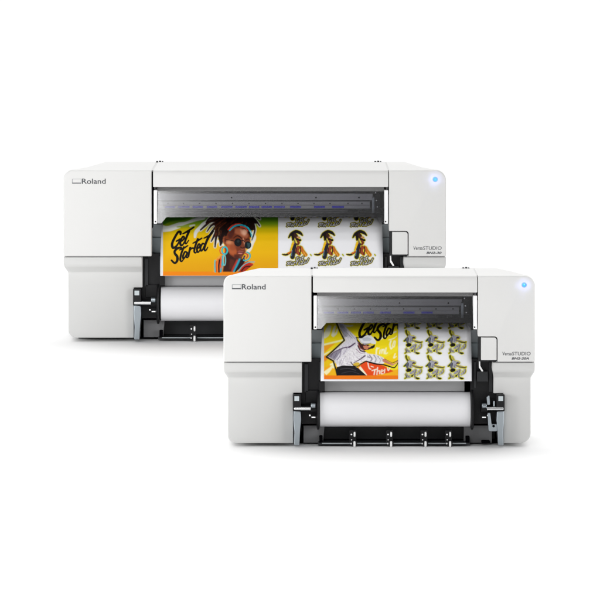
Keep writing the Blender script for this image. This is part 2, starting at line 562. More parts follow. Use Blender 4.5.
    cv.stroke(p([(405, 350), (425, 362), (446, 352)]), 1.0, (44, 16, 14))
    cv.stroke(p([(458, 362), (456, 380)]), 1.0, (216, 160, 120), .8)
    cv.poly(p([(368, 402), (392, 384), (410, 389), (434, 394), (438, 406), (416, 424), (386, 419)]), (166, 84, 74))
    cv.stroke(p([(370, 404), (400, 402), (438, 406)]), .7, (60, 20, 20))
    cv.stroke(p([(388, 413), (415, 415)]), .8, (222, 142, 128))
    cv.blur(.25, cv.pmask(p(face)))
    cv.stroke(p([(240, 256), (232, 285), (246, 320)]), [1.2, 1.4, 1], (160, 84, 50))
    cv.stroke(p([(250, 262), (255, 295)]), .6, (50, 20, 16))
    cv.stroke(p([(262, 275), (300, 282), (345, 292)]), .6, (20, 10, 12))
    cv.ellipse(238.0, 242.4, 3.7, 4.1, (12, 16, 20))
    cv.ellipse(247.9, 245.1, 3.4, 3.8, (14, 22, 26))
    cv.stroke(p([(415, 288), (432, 284), (448, 300)]), .8, (20, 12, 14))
    cv.poly(p([(365, 290), (385, 276), (400, 290), (380, 312)]), (40, 52, 56), .8)
    cv.poly(p([(470, 310), (500, 312), (502, 345), (480, 360)]), (52, 84, 88), .8)
    # headband and earrings
    cv.stroke(p([(282, 176), (330, 132), (400, 118)]), 1.5, (198, 56, 36))
    cv.stroke(p([(296, 184), (345, 142), (410, 130), (470, 152), (508, 200), (518, 245)]), [1.4, 1.5, 1.7, 1.5, 1.7, 1.6], (42, 170, 190))
    cv.stroke(p([(405, 146), (450, 158), (478, 190)]), 1.1, (206, 74, 50))
    cv.stroke(p([(500, 190), (522, 225), (514, 250)]), .7, (190, 230, 226))
    ring = [(247 + 27 * math.cos(a), 385 + 36 * math.sin(a)) for a in np.linspace(0, 6.283, 14)]
    cv.stroke(p([(x - 22, y) for x, y in ring]), 1.0, (232, 84, 44))
    cv.stroke(p(ring), 1.6, (60, 188, 196))
    ring = [(243 + 13 * math.cos(a), 482 + 52 * math.sin(a)) for a in np.linspace(0, 6.283, 14)]
    cv.stroke(p(ring), 1.1, (120, 200, 200))
    cv.stroke(p([(468, 402), (498, 420), (496, 460), (458, 486), (436, 480)]), 1.5, (70, 180, 188))
    cv.stroke(p([(450, 410), (478, 432), (462, 462)]), 1.2, (190, 70, 70))
    cv.stroke(p([(448, 440), (436, 462)]), 1.4, (60, 40, 90))
    cv.grain(cv.pmask(p(hair)), .5, 1.3, 3, (2.2, .8))
    cv.blur(.13)
    brush_text(cv, 160, 212, 10, (12, 8, 5), extra=.35)


def art_dancer(cv):
    cv.gradient_y([(320, (222, 205, 20)), (330, (246, 226, 16)), (350, (252, 226, 20)), (365, (252, 206, 22)), (380, (252, 170, 20))])
    a = lambda p: T(p, 320, 320, 14.286)
    b = lambda p: T(p, 356, 320, 14.286)
    e = lambda p: T(p, 330, 340, 8.571)
    # rays
    cv.poly(a([(55, 370), (220, 330), (60, 470)]), (252, 170, 30))
    cv.poly(a([(55, 340), (330, 275), (330, 300), (60, 365)]), (255, 250, 180))
    cv.poly(a([(55, 485), (180, 420), (120, 470), (60, 510)]), (255, 248, 190))
    cv.poly(a([(55, 520), (80, 500), (110, 560), (60, 600)]), (252, 150, 30))
    cv.poly(e([(0, 205), (45, 185), (40, 215), (0, 235)]), (255, 250, 200))
    cv.poly(e([(-60, 275), (30, 215), (40, 235), (-30, 300)]), (255, 246, 190))
    cv.poly(e([(-60, 240), (-10, 222), (20, 215), (-50, 270)]), (253, 180, 30))
    cv.poly(e([(20, 240), (45, 250), (62, 300), (-20, 302)]), (252, 190, 24))
    cv.poly(e([(400, 140), (600, 40), (600, 80), (470, 150)]), (252, 232, 40))
    cv.poly(e([(430, 250), (600, 190), (600, 240), (520, 280)]), (253, 236, 40))
    cv.poly(e([(470, 262), (600, 250), (600, 330), (380, 330)]), (253, 184, 30))
    # red wedge
    cv.poly(e([(240, 238), (275, 200), (310, 180), (400, 200), (470, 225), (545, 268), (500, 282), (380, 305), (305, 305)]), (240, 78, 22))
    cv.poly(e([(245, 238), (262, 226), (318, 300), (302, 306)]), (255, 246, 214))
    cv.poly([(322, 375.4), (400, 375.4), (400, 381), (322, 381)], (250, 128, 18))
    # white brush marks
    for pts, w in (([(70, 230), (100, 150), (130, 90)], [4, 3, 2]), ([(70, 240), (120, 200), (150, 90)], [3, 2.4, 1.6]),
                   ([(180, 215), (200, 140), (215, 90)], [2.6, 2.4, 1.6]), ([(190, 225), (230, 190), (250, 130)], [2.4, 1.8, 1]),
                   ([(330, 70), (400, 85), (470, 80)], [1.2, 2, 1])):
        cv.stroke(a(pts), w, (236, 236, 206), .9)
    for pts, w in (([(350, 275), (450, 215), (570, 165)], [1.4, 2, 1.2]), ([(470, 285), (540, 262), (580, 230)], [.8, 1, .6]),
                   ([(500, 300), (485, 350), (500, 410), (520, 395)], [1.6, 1.6, 1]), ([(545, 300), (560, 310), (545, 380), (522, 370), (545, 300)], [1.2, 1.2]),
                   ([(300, 400), (292, 440), (290, 480)], 1.6), ([(285, 425), (330, 400)], 1), ([(345, 430), (338, 480)], 1.4),
                   ([(372, 420), (368, 475)], 1.3), ([(372, 440), (400, 420), (402, 480)], 1.3), ([(430, 400), (420, 480), (450, 470)], 1.2),
                   ([(560, 480), (540, 540), (575, 520)], [1, 1.4, .8])):
        cv.stroke(b(pts), w, (255, 252, 206), .92)
    for pts, w in (([(325, 195), (335, 240), (350, 250)], 1.0), ([(352, 225), (372, 232)], .8), ([(360, 262), (400, 250)], 1.0),
                   ([(385, 255), (378, 296)], 1.1), ([(408, 235), (402, 296)], 1.0), ([(404, 272), (424, 262), (424, 290)], .9),
                   ([(440, 275), (458, 262), (440, 258), (438, 288), (456, 288)], .8), ([(470, 250), (466, 282)], .9), ([(492, 240), (500, 262), (515, 235)], .9)):
        cv.stroke(e(pts), w, (255, 244, 226))
    # figure, black outline first
    jacket = a([(235, 45), (340, 45), (400, 130), (520, 240), (560, 300), (640, 400), (620, 480), (560, 600), (420, 700), (240, 650), (200, 590), (90, 525), (350, 290)])
    loop = a([(240, 50), (290, 175), (348, 290), (90, 528), (190, 585)]) + e([(40, 220), (50, 250), (62, 300)])
    for i in range(len(loop) - 1): cv.stroke([loop[i], loop[i + 1]], 1.6, (10, 8, 10))
    cv.poly(a([(255, 50), (335, 50), (400, 135), (520, 245), (560, 330), (600, 420), (560, 640), (250, 660), (200, 575), (110, 525), (365, 295)]), (226, 222, 230))
    cv.poly(a([(120, 520), (200, 450), (330, 400), (250, 520), (210, 575)]), (150, 144, 160))
    cv.poly(a([(270, 60), (320, 60), (380, 140), (400, 230), (340, 250)]), (170, 168, 178))
    for pts, w, cc in (([(500, 330), (420, 385), (330, 400), (200, 460), (120, 530)], [1.2, 1.6, 1, .7, .6], (78, 44, 84)),
                       ([(520, 250), (540, 300), (580, 340)], [.6, 1.4, 1.6], (40, 14, 20)),
                       ([(290, 130), (330, 190), (380, 240)], .5, (120, 116, 130)), ([(340, 120), (400, 190), (440, 290)], .5, (196, 194, 206)),
                       ([(380, 180), (460, 260)], .6, (140, 140, 156)), ([(430, 190), (500, 270)], .5, (160, 158, 172)),
                       ([(300, 440), (280, 520), (240, 570)], .7, (120, 104, 132)), ([(350, 430), (330, 500)], .5, (206, 200, 214)),
                       ([(400, 380), (350, 470), (290, 560)], .6, (170, 160, 180)), ([(240, 470), (200, 540)], .6, (108, 100, 120)),
                       ([(180, 480), (150, 530)], .5, (90, 70, 100))):
        cv.stroke(a(pts), w, cc)
    cv.grain(cv.pmask(a([(255, 50), (335, 50), (400, 135), (520, 245), (560, 330), (600, 420), (560, 640), (250, 660), (200, 575), (110, 525), (365, 295)])), .10, 2.0, 2, (1.5, 1))
    # torso and arm reaching right
    cv.poly(e([(55, 225), (70, 170), (120, 120), (200, 60), (240, 40), (300, 100), (330, 118), (400, 125), (455, 150), (478, 180), (455, 205), (390, 200),
               (330, 185), (300, 178), (260, 200), (215, 240), (140, 238), (75, 232)]), (238, 234, 238))
    for pts, w, cc in (([(240, 50), (262, 90), (300, 100)], 1.4, (60, 30, 44)), ([(205, 195), (250, 170), (300, 135)], [.6, 1.0, 1.4], (70, 34, 70)),
                       ([(130, 140), (110, 180), (100, 215)], .6, (188, 180, 196)), ([(160, 110), (170, 150), (150, 200)], .6, (206, 200, 210)),
                       ([(100, 160), (80, 210)], .6, (176, 168, 188)), ([(140, 200), (170, 215)], .7, (190, 184, 198)),
                       ([(200, 110), (230, 150), (260, 160)], .6, (200, 190, 204)), ([(340, 130), (360, 160), (350, 180)], .9, (112, 104, 130)),
                       ([(375, 130), (395, 160), (385, 190)], .8, (130, 124, 142)), ([(410, 140), (430, 170), (425, 195)], .7, (150, 146, 160)),
                       ([(320, 145), (345, 150)], .7, (96, 80, 110)), ([(440, 152), (462, 180)], .7, (170, 166, 180)),
                       ([(180, 190), (200, 215), (240, 205)], 1.0, (60, 40, 60))):
        cv.stroke(e(pts), w, cc)
    torso = cv.pmask(e([(55, 225), (70, 170), (120, 120), (200, 60), (240, 40), (300, 100), (330, 118), (400, 125), (455, 150), (478, 180), (455, 205), (390, 200),
               (330, 185), (300, 178), (260, 200), (215, 240), (140, 238), (75, 232)]))
    cv.grain(torso, .16, 2.2, 5, (1.6, .9))
    cv.blur(.22)
    cv.stroke(e([(262, 208), (305, 184), (335, 190), (400, 206), (460, 212), (540, 236), (562, 228), (592, 182)]), [1.0, 1.2, 1.5, 1.3, 1.3, 1.1, .9], (12, 8, 10))
    cv.stroke(e([(462, 175), (500, 196), (540, 212)]), [3, 2.2, 1.6], (202, 132, 108))
    cv.stroke(e([(530, 214), (560, 200), (590, 172)]), [1.6, 1.0, .6], (212, 150, 126))
    cv.stroke(e([(535, 196), (560, 186), (594, 168)]), .6, (12, 8, 10))
    cv.stroke(e([(470, 162), (510, 184), (535, 196)]), .5, (120, 60, 60))
    cv.poly(e([(195, 205), (230, 190), (255, 195), (250, 215), (215, 232)]), (222, 186, 60))
    cv.stroke(e([(200, 222), (240, 224), (262, 204)]), .8, (30, 20, 16))
    # trousers
    cv.poly(e([(58, 232), (110, 218), (205, 222), (240, 240), (312, 304), (68, 304), (52, 270)]), (24, 22, 26))
    cv.stroke(e([(90, 250), (160, 244), (220, 260)]), .7, (70, 68, 74))
    cv.stroke(e([(100, 285), (180, 270), (250, 290)]), .6, (58, 56, 62))
    # head and hood
    cv.poly(b([(20, 320), (60, 340), (180, 350), (250, 380), (230, 405), (180, 425), (110, 430), (60, 400)]), (62, 26, 26))
    cv.poly(b([(100, 370), (150, 362), (190, 385), (160, 425), (115, 410)]), (206, 130, 100))
    cv.poly(b([(190, 390), (275, 345), (265, 390), (230, 412)]), (14, 10, 14))
    cv.poly(b([(170, 372), (225, 345), (235, 360), (195, 395)]), (228, 190, 100))
    cv.stroke(b([(0, 250), (50, 255), (120, 232), (160, 215)]), .9, (14, 10, 12))
    cv.poly(b([(35, 265), (90, 250), (160, 215), (215, 222), (255, 260), (288, 312), (278, 345), (210, 335), (120, 350), (70, 330)]), (240, 242, 246))
    cv.poly(b([(80, 262), (160, 245), (230, 270), (200, 300), (110, 300)]), (204, 208, 216))
    cv.stroke(b([(45, 262), (75, 320), (125, 348)]), .6, (200, 196, 204))
    cv.stroke(b([(90, 330), (160, 336), (215, 330)]), .6, (130, 124, 140))
    cv.stroke(b([(30, 330), (60, 400), (120, 435)]), [1.0, 1.0, .8], (160, 90, 84))
    cv.stroke(b([(0, 410), (60, 470), (120, 470)]), .8, (176, 150, 170))
    cv.blur(.12)
    # brush lettering across the top, partly under the machine
    sk = lambda q: q
    brush_text(cv, 346.5, 298.5, 9.3, (14, 10, 8), extra=0.25, part=[0, 1, 2, 3, 4])
    brush_text(cv, 362.5, 287.0, 9.6, (14, 10, 8), extra=0.3, part=[5, 6, 7, 8, 9, 10, 11, 12, 13])


DANCER = [  # (points in a 20x enlargement of 400..430 / 326..356, width, colour)
    ([(120, 100), (130, 150), (165, 200)], [2.6, 2.0, 2.2], (112, 104, 30)),
    ([(170, 120), (185, 175)], [1.2, 1.8], (206, 190, 120)),
    ([(80, 300), (120, 270), (170, 220)], [1.4, 2.6, 2.4], (58, 80, 66)),
    ([(180, 215), (215, 235), (205, 300)], [3.4, 5.0, 4.5], (206, 206, 220)),
    ([(150, 250), (140, 300), (150, 330)], [3, 3, 2.4], (120, 122, 140)),
    ([(235, 225), (262, 215), (295, 228)], [1.6, 2.4, 1.8], (214, 210, 216)),
    ([(250, 245), (290, 244)], 1.1, (150, 96, 70)),
    ([(240, 240), (270, 232), (300, 240)], [1, 1.6, 1.2], (64, 50, 40)),
    ([(240, 285), (300, 302), (350, 314), (400, 324), (440, 316)], [2.2, 1.7, 1.4, 1.2, 1.0], (176, 160, 140)),
    ([(290, 316), (350, 328), (405, 332), (440, 320)], [.7, .9, 1, .8], (70, 62, 20)),
    ([(150, 385), (175, 378), (195, 376)], [3.8, 4.4, 3.4], (18, 14, 18)),
    ([(215, 440), (260, 410), (310, 380)], [3.0, 3.4, 2.6], (196, 194, 204)),
    ([(310, 380), (300, 430), (250, 480)], [1.2, 1.4, 1.4], (150, 146, 156)),
    ([(120, 460), (140, 500), (185, 510)], [2.6, 3.6, 2.6], (190, 188, 196)),
    ([(110, 470), (125, 520), (95, 545)], [1, 1.2, 1.4], (120, 110, 60)),
    ([(410, 360), (400, 420), (340, 460)], [1.6, 3.2, 2.6], (206, 204, 212)),
    ([(425, 350), (425, 410), (390, 450)], [.6, .9, .8], (150, 140, 70)),
    ([(240, 485), (235, 500)], 1.8, (30, 26, 24)),
    ([(300, 460), (290, 510), (320, 540)], [1.8, 2, 1.6], (176, 172, 180)),
    ([(320, 535), (345, 545), (375, 545)], [1.6, 2.2, 1.4], (24, 18, 22)),
    ([(160, 230), (175, 290)], .5, (70, 74, 90)), ([(215, 260), (205, 300), (215, 330)], .5, (110, 104, 130)),
    ([(150, 480), (165, 520)], .5, (110, 108, 118)), ([(250, 400), (280, 420)], .5, (120, 118, 128)), ([(370, 400), (385, 430)], .5, (130, 128, 138)),
    ([(120, 372), (145, 385)], .6, (80, 60, 40)),
]


def art_dancer_sticker(cv, ox, oy):
    for pts, w, c_ in DANCER:
        cv.stroke(T(pts, ox, oy, 20), [v * .85 + 1.25 for v in w] if hasattr(w, '__len__') else w + 1.0, (236, 230, 50))
    for pts, w, c_ in DANCER:
        cv.stroke(T(pts, ox, oy, 20), [v * .85 for v in w] if hasattr(w, '__len__') else w * .85, tuple(v * .82 for v in c_))


WOMAN = [  # 13.64x enlargement of 280..316 / 226..270
    ([(120, 155), (155, 105), (215, 75), (270, 90), (305, 125)], [1.2, 2.8, 3.4, 3.0, 1.2], (34, 30, 34)),
    ([(170, 110), (180, 160), (175, 190)], [3.4, 3.0, 1.6], (30, 20, 20)),
    ([(210, 120), (225, 150), (235, 180)], [3.6, 3.6, 2.8], (64, 36, 28)),
    ([(235, 150), (262, 155)], 1.4, (216, 150, 110)),
    ([(240, 188), (275, 190)], 2.2, (14, 12, 14)),
    ([(245, 205), (255, 225), (240, 250)], [2.4, 2.4, 2.0], (120, 52, 30)),
    ([(180, 230), (170, 280), (150, 330)], [2.0, 2.4, 1.6], (250, 190, 30)),
    ([(210, 240), (190, 320), (170, 420)], [2.6, 4.0, 4.4], (30, 34, 44)),
    ([(165, 330), (155, 400)], [1.0, 1.2], (90, 120, 140)),
    ([(35, 385), (80, 390), (125, 370), (150, 350)], [1.0, 1.8, 1.8, 1.6], (36, 20, 14)),
    ([(110, 370), (150, 350)], 1.3, (214, 92, 30)),
    ([(250, 290), (230, 340), (265, 380)], [3.6, 3.6, 3.0], (156, 70, 36)),
    ([(290, 290), (310, 340), (350, 390)], [2.6, 3.4, 3.2], (206, 112, 40)),
    ([(275, 270), (280, 330), (270, 380)], [.9, 1.2, 1.2], (60, 22, 16)),
    ([(225, 300), (215, 370)], .9, (60, 30, 30)),
    ([(320, 350), (350, 400)], .8, (250, 190, 60)),
    ([(200, 190), (205, 240)], 1.2, (90, 60, 80)),
]
SCRIPT_TOP = [([(255, 420), (228, 430), (225, 465), (250, 462), (258, 445)], .9), ([(268, 440), (290, 432), (272, 462), (292, 460)], .8), ([(312, 415), (302, 455), (318, 452)], .9), ([(298, 428), (330, 412)], .6)]
SCRIPT_BOT = [([(125, 490), (100, 495), (118, 512), (95, 530)], 1.0), ([(142, 485), (132, 525)], .9), ([(128, 496), (160, 484)], .6), ([(170, 500), (152, 525), (176, 520)], .9),
              ([(195, 490), (182, 528)], .9), ([(190, 505), (212, 492)], .7), ([(232, 478), (220, 520)], .9), ([(218, 492), (248, 480)], .6),
              ([(256, 505), (272, 488), (252, 520), (275, 515)], .8), ([(300, 500), (282, 515), (300, 518)], .9), ([(322, 462), (302, 515), (340, 500)], .9),
              ([(350, 470), (335, 500), (360, 496)], .8), ([(390, 440), (366, 490)], 1.0)]


def art_woman_sticker(cv, ox, oy, full=True):
    k = 13.64
    halo = (232, 220, 60)
    if full:
        for pts, w, c_ in WOMAN:
            cv.stroke(T(pts, ox, oy, k), [v + 1.25 for v in w] if hasattr(w, '__len__') else w + 1.2, (242, 226, 70))
    for pts, w in SCRIPT_TOP + SCRIPT_BOT:
        cv.stroke(T(pts, ox, oy, k), w + 1.9, (206, 196, 24))
    cv.stroke(T([(415, 385), (425, 400)], ox, oy, k), 1.8, (190, 190, 60))
    if full:
        for pts, w, c_ in WOMAN:
            cv.stroke(T(pts, ox, oy, k), w, c_)
    for pts, w in SCRIPT_TOP + SCRIPT_BOT:
        cv.stroke(T(pts, ox, oy, k), w + .95, (66, 62, 50))
    for pts, w in SCRIPT_TOP + SCRIPT_BOT:
        cv.stroke(T(pts, ox, oy, k), w * .55, (218, 216, 216))


# ------------------------------------------------------------------ the setting

mb = MB(Ctx(13.0, 0, 0, 0, 300))
me = bpy.data.meshes.new('floor')
me.from_pydata([(-250, -60, FLOOR), (250, -60, FLOOR), (250, 450, FLOOR), (-250, 450, FLOOR)], [], [(0, 1, 2, 3)])
me.materials.append(M['floor'])
floor = bpy.data.objects.new('floor', me); COL.objects.link(floor)
tag(floor, kind='structure')

# ------------------------------------------------------------------ the printer


def housing_upper(c, name, outline, inset_l, inset_r, parent, back):
    """front plate with a rounded edge, then a shell that narrows towards the back"""
    mbx = MB(c)
    xs = [p[0] for p in outline]; x0, x1 = min(xs), max(xs)
    ys = [p[1] for p in outline]; yt, yb = min(ys), max(ys)
    cx, cy = (x0 + x1) / 2, (yt + yb) / 2

    def ring(dep, e, s=0.0, top=0.0):
        r = []
        for x, y in outline:
            t = (x - x0) / (x1 - x0)
            xx = x + (cx - x) / (x1 - x0) * 2 * e
            yy = y + (cy - y) / (yb - yt) * 2 * e
            xx += s * (inset_l * (1 - t) - inset_r * t)
            tt = (yb - y) / (yb - yt)
            r.append(c.L(xx, yy + top * tt, dep))
        return r
    mbx.rings([ring(0, 1.2), ring(.12, .6), ring(.4, .25), ring(1.0, 0), ring(14, 0), ring(18, .3, .04), ring(60, 0.2, .5), ring(back, .2, 1.0), ring(back + 6, 2.0, 1.05)])
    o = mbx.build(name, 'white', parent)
    return o


def housing_lower(c, name, levels, parent, back=110):
    """levels: (y, x0, x1, depth), a rounded shell built up in height"""
    mbx = MB(c); rings = []
    rr = 1.6; back = 118
    for y, x0, x1, dp in levels:
        r = [(x0, back), (x0, dp + rr), (x0 + .3 * rr, dp + .3 * rr), (x0 + rr, dp), (x1 - rr, dp), (x1 - .3 * rr, dp + .3 * rr), (x1, dp + rr), (x1, back)]
        rings.append([c.L(x, y, d_) for x, d_ in r])
    mbx.rings(rings)
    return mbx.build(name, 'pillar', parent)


def small(c, name, m, parent, bevel=0.0, **kw):
    first = None                            # every piece is a part of its own; the first one is returned
    for k, a in kw.items():
        for q in a:
            mbx = MB(c)
            getattr(mbx, k)(*q)
            o = mbx.build(name, m, parent, bevel)
            first = first or o
    return first


def make_printer(c, name, label, model, rear):
    root = bpy.data.objects.new(name, None); COL.objects.link(root)
    root.empty_display_size = 0.1
    root.location = c.root
    tag(root, label, 'printer', 'desktop roll printers')
    P = root
    BK = 150 if rear else 96
    # --- white shell
    out = rounded([(223.5, 276), (311.4, 276), (311.4, 361.9), (223.5, 361.9)], [8.5, 0.8, .6, .6])
    housing_upper(c, 'side_housing', out, 30, 0, P, BK)
    out = rounded([(478.0, 276), (535, 276), (535, 361.9), (497.6, 361.9), (497.6, 336.6), (478.0, 336.6)], [0.8, 10, .6, .6, 3.0, .6])
    housing_upper(c, 'side_housing', out, 0, 34 if rear else 30, P, BK)
    # lower housings
    lv = [(362.8, 224.2, 301.0, 1.3), (363.2, 223.6, 301.6, .4), (365, 223.5, 302, .1), (369, 223.5, 302, .3), (371.5, 223.9, 302, 1.2), (373.5, 224.6, 302, 3.6),
          (378.2, 227.0, 302, 11.5), (379.0, 227.4, 302, 11.9), (380.5, 227.5, 302, 12), (394.0, 227.5, 302, 12), (394.05, 227.5, 293.4, 12)]
    rad = 8
    for k in range(0, 10):
        t = k / 9 * math.pi / 2
        yy = 444.6 - rad + rad * math.sin(t); xx = 227.5 + rad * (1 - math.cos(t))
        lv.append((yy, xx, 293.4, 12 + (0.8 if k == 9 else 0)))
    housing_lower(c, 'lower_housing', lv, P)
    lv = [(362.8, 493.5, 534.3, 1.3), (363.2, 493.0, 534.9, .4), (365, 492.6, 535, .1), (369, 492.4, 535, .3), (371.5, 492.8, 534.7, 1.2), (373.5, 493.4, 534.0, 3.6),
          (378.2, 494.0, 531.9, 11.5), (379, 494, 531.6, 11.9), (380.5, 494, 531.5, 12), (394.5, 494, 531.5, 12), (394.55, 503.6, 531.5, 12)]
    rad = 10
    for k in range(0, 10):
        t = k / 9 * math.pi / 2
        yy = 444.6 - rad + rad * math.sin(t); xx = 531.5 - rad * (1 - math.cos(t))
        lv.append((yy, 503.6, xx, 12 + (0.8 if k == 9 else 0)))
    housing_lower(c, 'lower_housing', lv, P)
    # lid: rounded front edge profile, swept along the width
    def lid_ring(x, e=0.0):
        pr = [(292.6 - e, 1.0 + e), (292.6 - e, .4 + e), (292.1 - e, 0 + e), (281, 0 + e), (278.6, .3 + e), (277.0, 1.0 + e), (276.1 + e, 2.4), (276.0 + e, 6), (276 + e, BK), (280, BK + 4), (292.6, BK + 4)]
        return [c.L(x, y, d_) for y, d_ in pr]
    mbx = MB(c)
    mbx.rings([lid_ring(313.0, .5), lid_ring(313.3, .15), lid_ring(313.9), lid_ring(476.3), lid_ring(476.9, .15), lid_ring(477.2, .5)])
    mbx.build('lid', 'white', P)
    # dark gap liners either side of the lid and between upper and lower housings
    small(c, 'seam_liner', 'void', P, box=[(311.0, 314.0, 277.5, 300, 5, 30), (476.6, 478.6, 277.5, 300, 5, 30)])
    small(c, 'top_joint', 'pillar', P, box=[(310.6, 314.0, 276.5, 300, 12, BK, True), (476.4, 479.0, 276.5, 300, 12, BK, True)])
    small(c, 'groove_liner', 'grey', P, box=[(226.5, 300, 361, 364, 2, 80), (496, 532, 361, 364, 2, 80)])
    # hinges at the back of the lid
    for xa in (311.0, 466.0):
        small(c, 'hinge', 'dark', P, .2, box=[(xa, xa + 2.0, 275.2, 276.6, BK - 6, BK, True), (xa + 3.0, xa + 5.0, 274.9, 276.6, BK - 6, BK, True), (xa + 5.8, xa + 7.2, 275.3, 276.6, BK - 6, BK, True)])
    # --- printing bay behind the smoked cover
    mbx = MB(c); mbx.use('void')
    mbx.box(312, 478, 292.8, 362, 80, 84, True)               # back
    mbx.box(312, 478, 290.5, 292.4, 12, 80, True)             # top
    mbx.box(309, 312, 292, 335, 14, 80, True)
    mbx.box(478.4, 481, 292, 335, 14, 80, True)
    mbx.build('bay_liner', None, P)
    rail = small(c, 'guide_rail', 'rail', P, .25, box=[(316, 462, 299.2, 305.6, 44, 60)])
    small(c, 'rail_groove', 'raild', rail, 0, box=[(316, 462, 305.6, 307.0, 47, 60)])
    r2 = small(c, 'scale_rail', 'rail', P, .25, box=[(318, 459, 307.2, 310.6, 42, 60), (318, 459, 310.9, 314.2, 41, 60)])
    if rear:
        bars = [(164.7, 175), (178, 189.5), (192.5, 203), (206.7, 217), (221, 232.6), (235.3, 246.7), (248.9, 259.4), (261.4, 272), (274, 284.7), (290, 301), (314, 325), (332, 344)]
        dots = [168, 183.5, 199.5, 216, 232.5, 249, 265.5, 282, 298, 314, 330, 348, 362]
        dots2 = [231.5, 316, 359]
    else:
        bars = [(323.5, 334), (337.3, 348.3), (350.8, 361), (363.2, 373.8), (379.8, 390.8), (403.4, 414.6), (421.5, 432.7)]
        dots = [338, 354.2, 370.6, 387, 403.6, 420, 436, 453]
        dots2 = [399.5, 448.4]
    c.raw = True
    for a_, b_ in bars:
        small(c, 'index_mark', 'blue', r2, 0, box=[(a_, b_, 311.6 + c.dy, 313.6 + c.dy, 40.4, 41.5)])
    for x in dots: small(c, 'rail_screw', 'void', r2, 0, lathe_y=[(x, 309.0 + c.dy, [(41.5, .7), (43, .7)], 12)])
    for x in dots2: small(c, 'rail_screw', 'void', rail, 0, lathe_y=[(x, 303.2 + c.dy, [(43.4, .9), (45, .9)], 12)])
    c.raw = False
    small(c, 'carriage_tray', 'raild', P, .25, box=[(316, 464, 315.2, 317.0, 40, 60), (316, 448, 317.6, 320.2, 36, 60)])
    small(c, 'carriage_block', 'black', P, .25, box=[(437, 447, 315.6, 321, 33, 40), (452, 470, 314.8, 322, 37, 60)])
    small(c, 'light_block_bar', 'void', P, .2, box=[(313, 477, 320.9, 323.0, 5.5, 58)])  # black band under the rails, added to block light onto the sheet's top
    br = small(c, 'rail_bracket', 'steel', P, .3, box=[(461.2, 463.6, 303, 319.5, 34, 60)])
    small(c, 'bracket_plate', 'dark', br, .25, box=[(463.6, 469, 300, 318, 40, 60), (464.4, 467.2, 296.6, 299.6, 42, 50)])
    small(c, 'bracket_screw', 'chrome', br, 0, lathe_y=[(465.4, 306, [(38, .7), (41, .7)], 12), (466.2, 312.5, [(38, .6), (41, .6)], 12), (464.6, 298.4, [(40, .6), (43, .6)], 12)])
    # smoked cover, leaning back, with small tabs at both lower corners
    pts = [(317.2, 292.9, 11.0), (473.2, 292.9, 11.0), (473.2, 329, 1.6), (470.6, 329, 1.6), (466, 322.8, 3.2), (326.5, 322.8, 3.2), (321, 329, 1.6), (317.2, 329, 1.6)]
    mbx = MB(c)
    fr = [c.W(*p) for p in pts]; bk = [v + Vector((0, .9 * c.u, 0)) for v in fr]; n = len(pts)
    mbx.add(fr + bk, [list(range(n)), list(range(2 * n - 1, n - 1, -1))] + [[i, i + n, (i + 1) % n + n, (i + 1) % n] for i in range(n)])
    cov = mbx.build('smoked_cover', 'cover', P, 0, smooth=False)
    for xa, xb, sx in ((313.6, 316.9, 315.3), (473.4, 477.0, 474.6)):
        rim = small(c, 'cover_edge', 'bright', P, .35, prism=[(rounded([(xa, 295.8), (xb, 295.8), (xb, 329.4), (xa, 329.4)], [.5] * 4, 3), .6, 10, False)])
        small(c, 'screw', 'void', rim, 0, lathe_y=[(sx, 327.2, [(.35, .75), (1.2, .75)], 14)])
    # --- platen and apron under the bay
    small(c, 'platen', 'palegrey', P, .4, box=[(311.5, 479.5, 329.8, 343.0, 36, 60)])
    small(c, 'platen_front', 'bluegrey', P, .3, box=[(311.5, 479.5, 343.4, 358.6, 31, 60)])
    small(c, 'apron', 'apron', P, .4, box=[(324.5, 464.5, 376, 391.5, 26, 60)])
    small(c, 'inner_wall', 'void', P, 0, box=[(302, 496, 358.6, 444, 62, 66)])
    small(c, 'under_tray', 'dark', P, .3, box=[(303, 495, 425, 443.0, 44, 60)])
    lp = small(c, 'tray_lip', 'dark', P, .2, box=[(318, 470, 443.2, 445.2, 14, 60)])
    small(c, 'lip_trim', 'palegrey', lp, 0, box=[(322, 466, 443.0, 443.7, 13.4, 14)])
    # black side frames with a grey gusset
    for sgn, xa, xb, xg, xh in ((1, 300.5, 321.5, 303.5, 324.5), (-1, 470.5, 497.5, 464, 492)):
        fr_ = small(c, 'side_frame', 'black', P, .5, box=[(xa, xb, 358.9, 424, 20, 60)])
        if sgn > 0:
            small(c, 'frame_rib', 'dark', fr_, .3, box=[(304.5, 308.0, 364, 392, 17, 20), (318.8, 320.8, 362, 380, 18, 20)])
            small(c, 'latch_block', 'black', fr_, .4, box=[(319.5, 324.6, 381.8, 391.3, 15, 22), (305.5, 318.5, 390.5, 403, 17, 21)])
            small(c, 'disc_highlight', 'grey', fr_, .2, box=[(317.2, 318.4, 392.5, 401, 13.4, 16)])  # grey sliver standing in for the highlight on the flange disc
        else:
            small(c, 'frame_rib', 'dark', fr_, .3, box=[(474.0, 476.0, 362, 388, 17, 20), (489.0, 492.5, 362, 392, 17, 20)])
            small(c, 'latch_block', 'dark', fr_, .4, box=[(477.2, 487.8, 371.5, 381.6, 12, 22)])
            mbx = MB(c)
            mbx.prism([(478.6, 341), (479.6, 341), (480.4, 366), (483.4, 371.2), (481.8, 371.6), (478.9, 367.5)], 10, 11.4)
            mbx.build('release_lever', 'bright', fr_, .2)
        small(c, 'gusset', 'grey', P, .3, prism=[([(xg, 425.5), (xh, 425.5), (xh - (1.5 if sgn > 0 else -0), 442.8), (xg, 442.8)], 30, 44, False)])
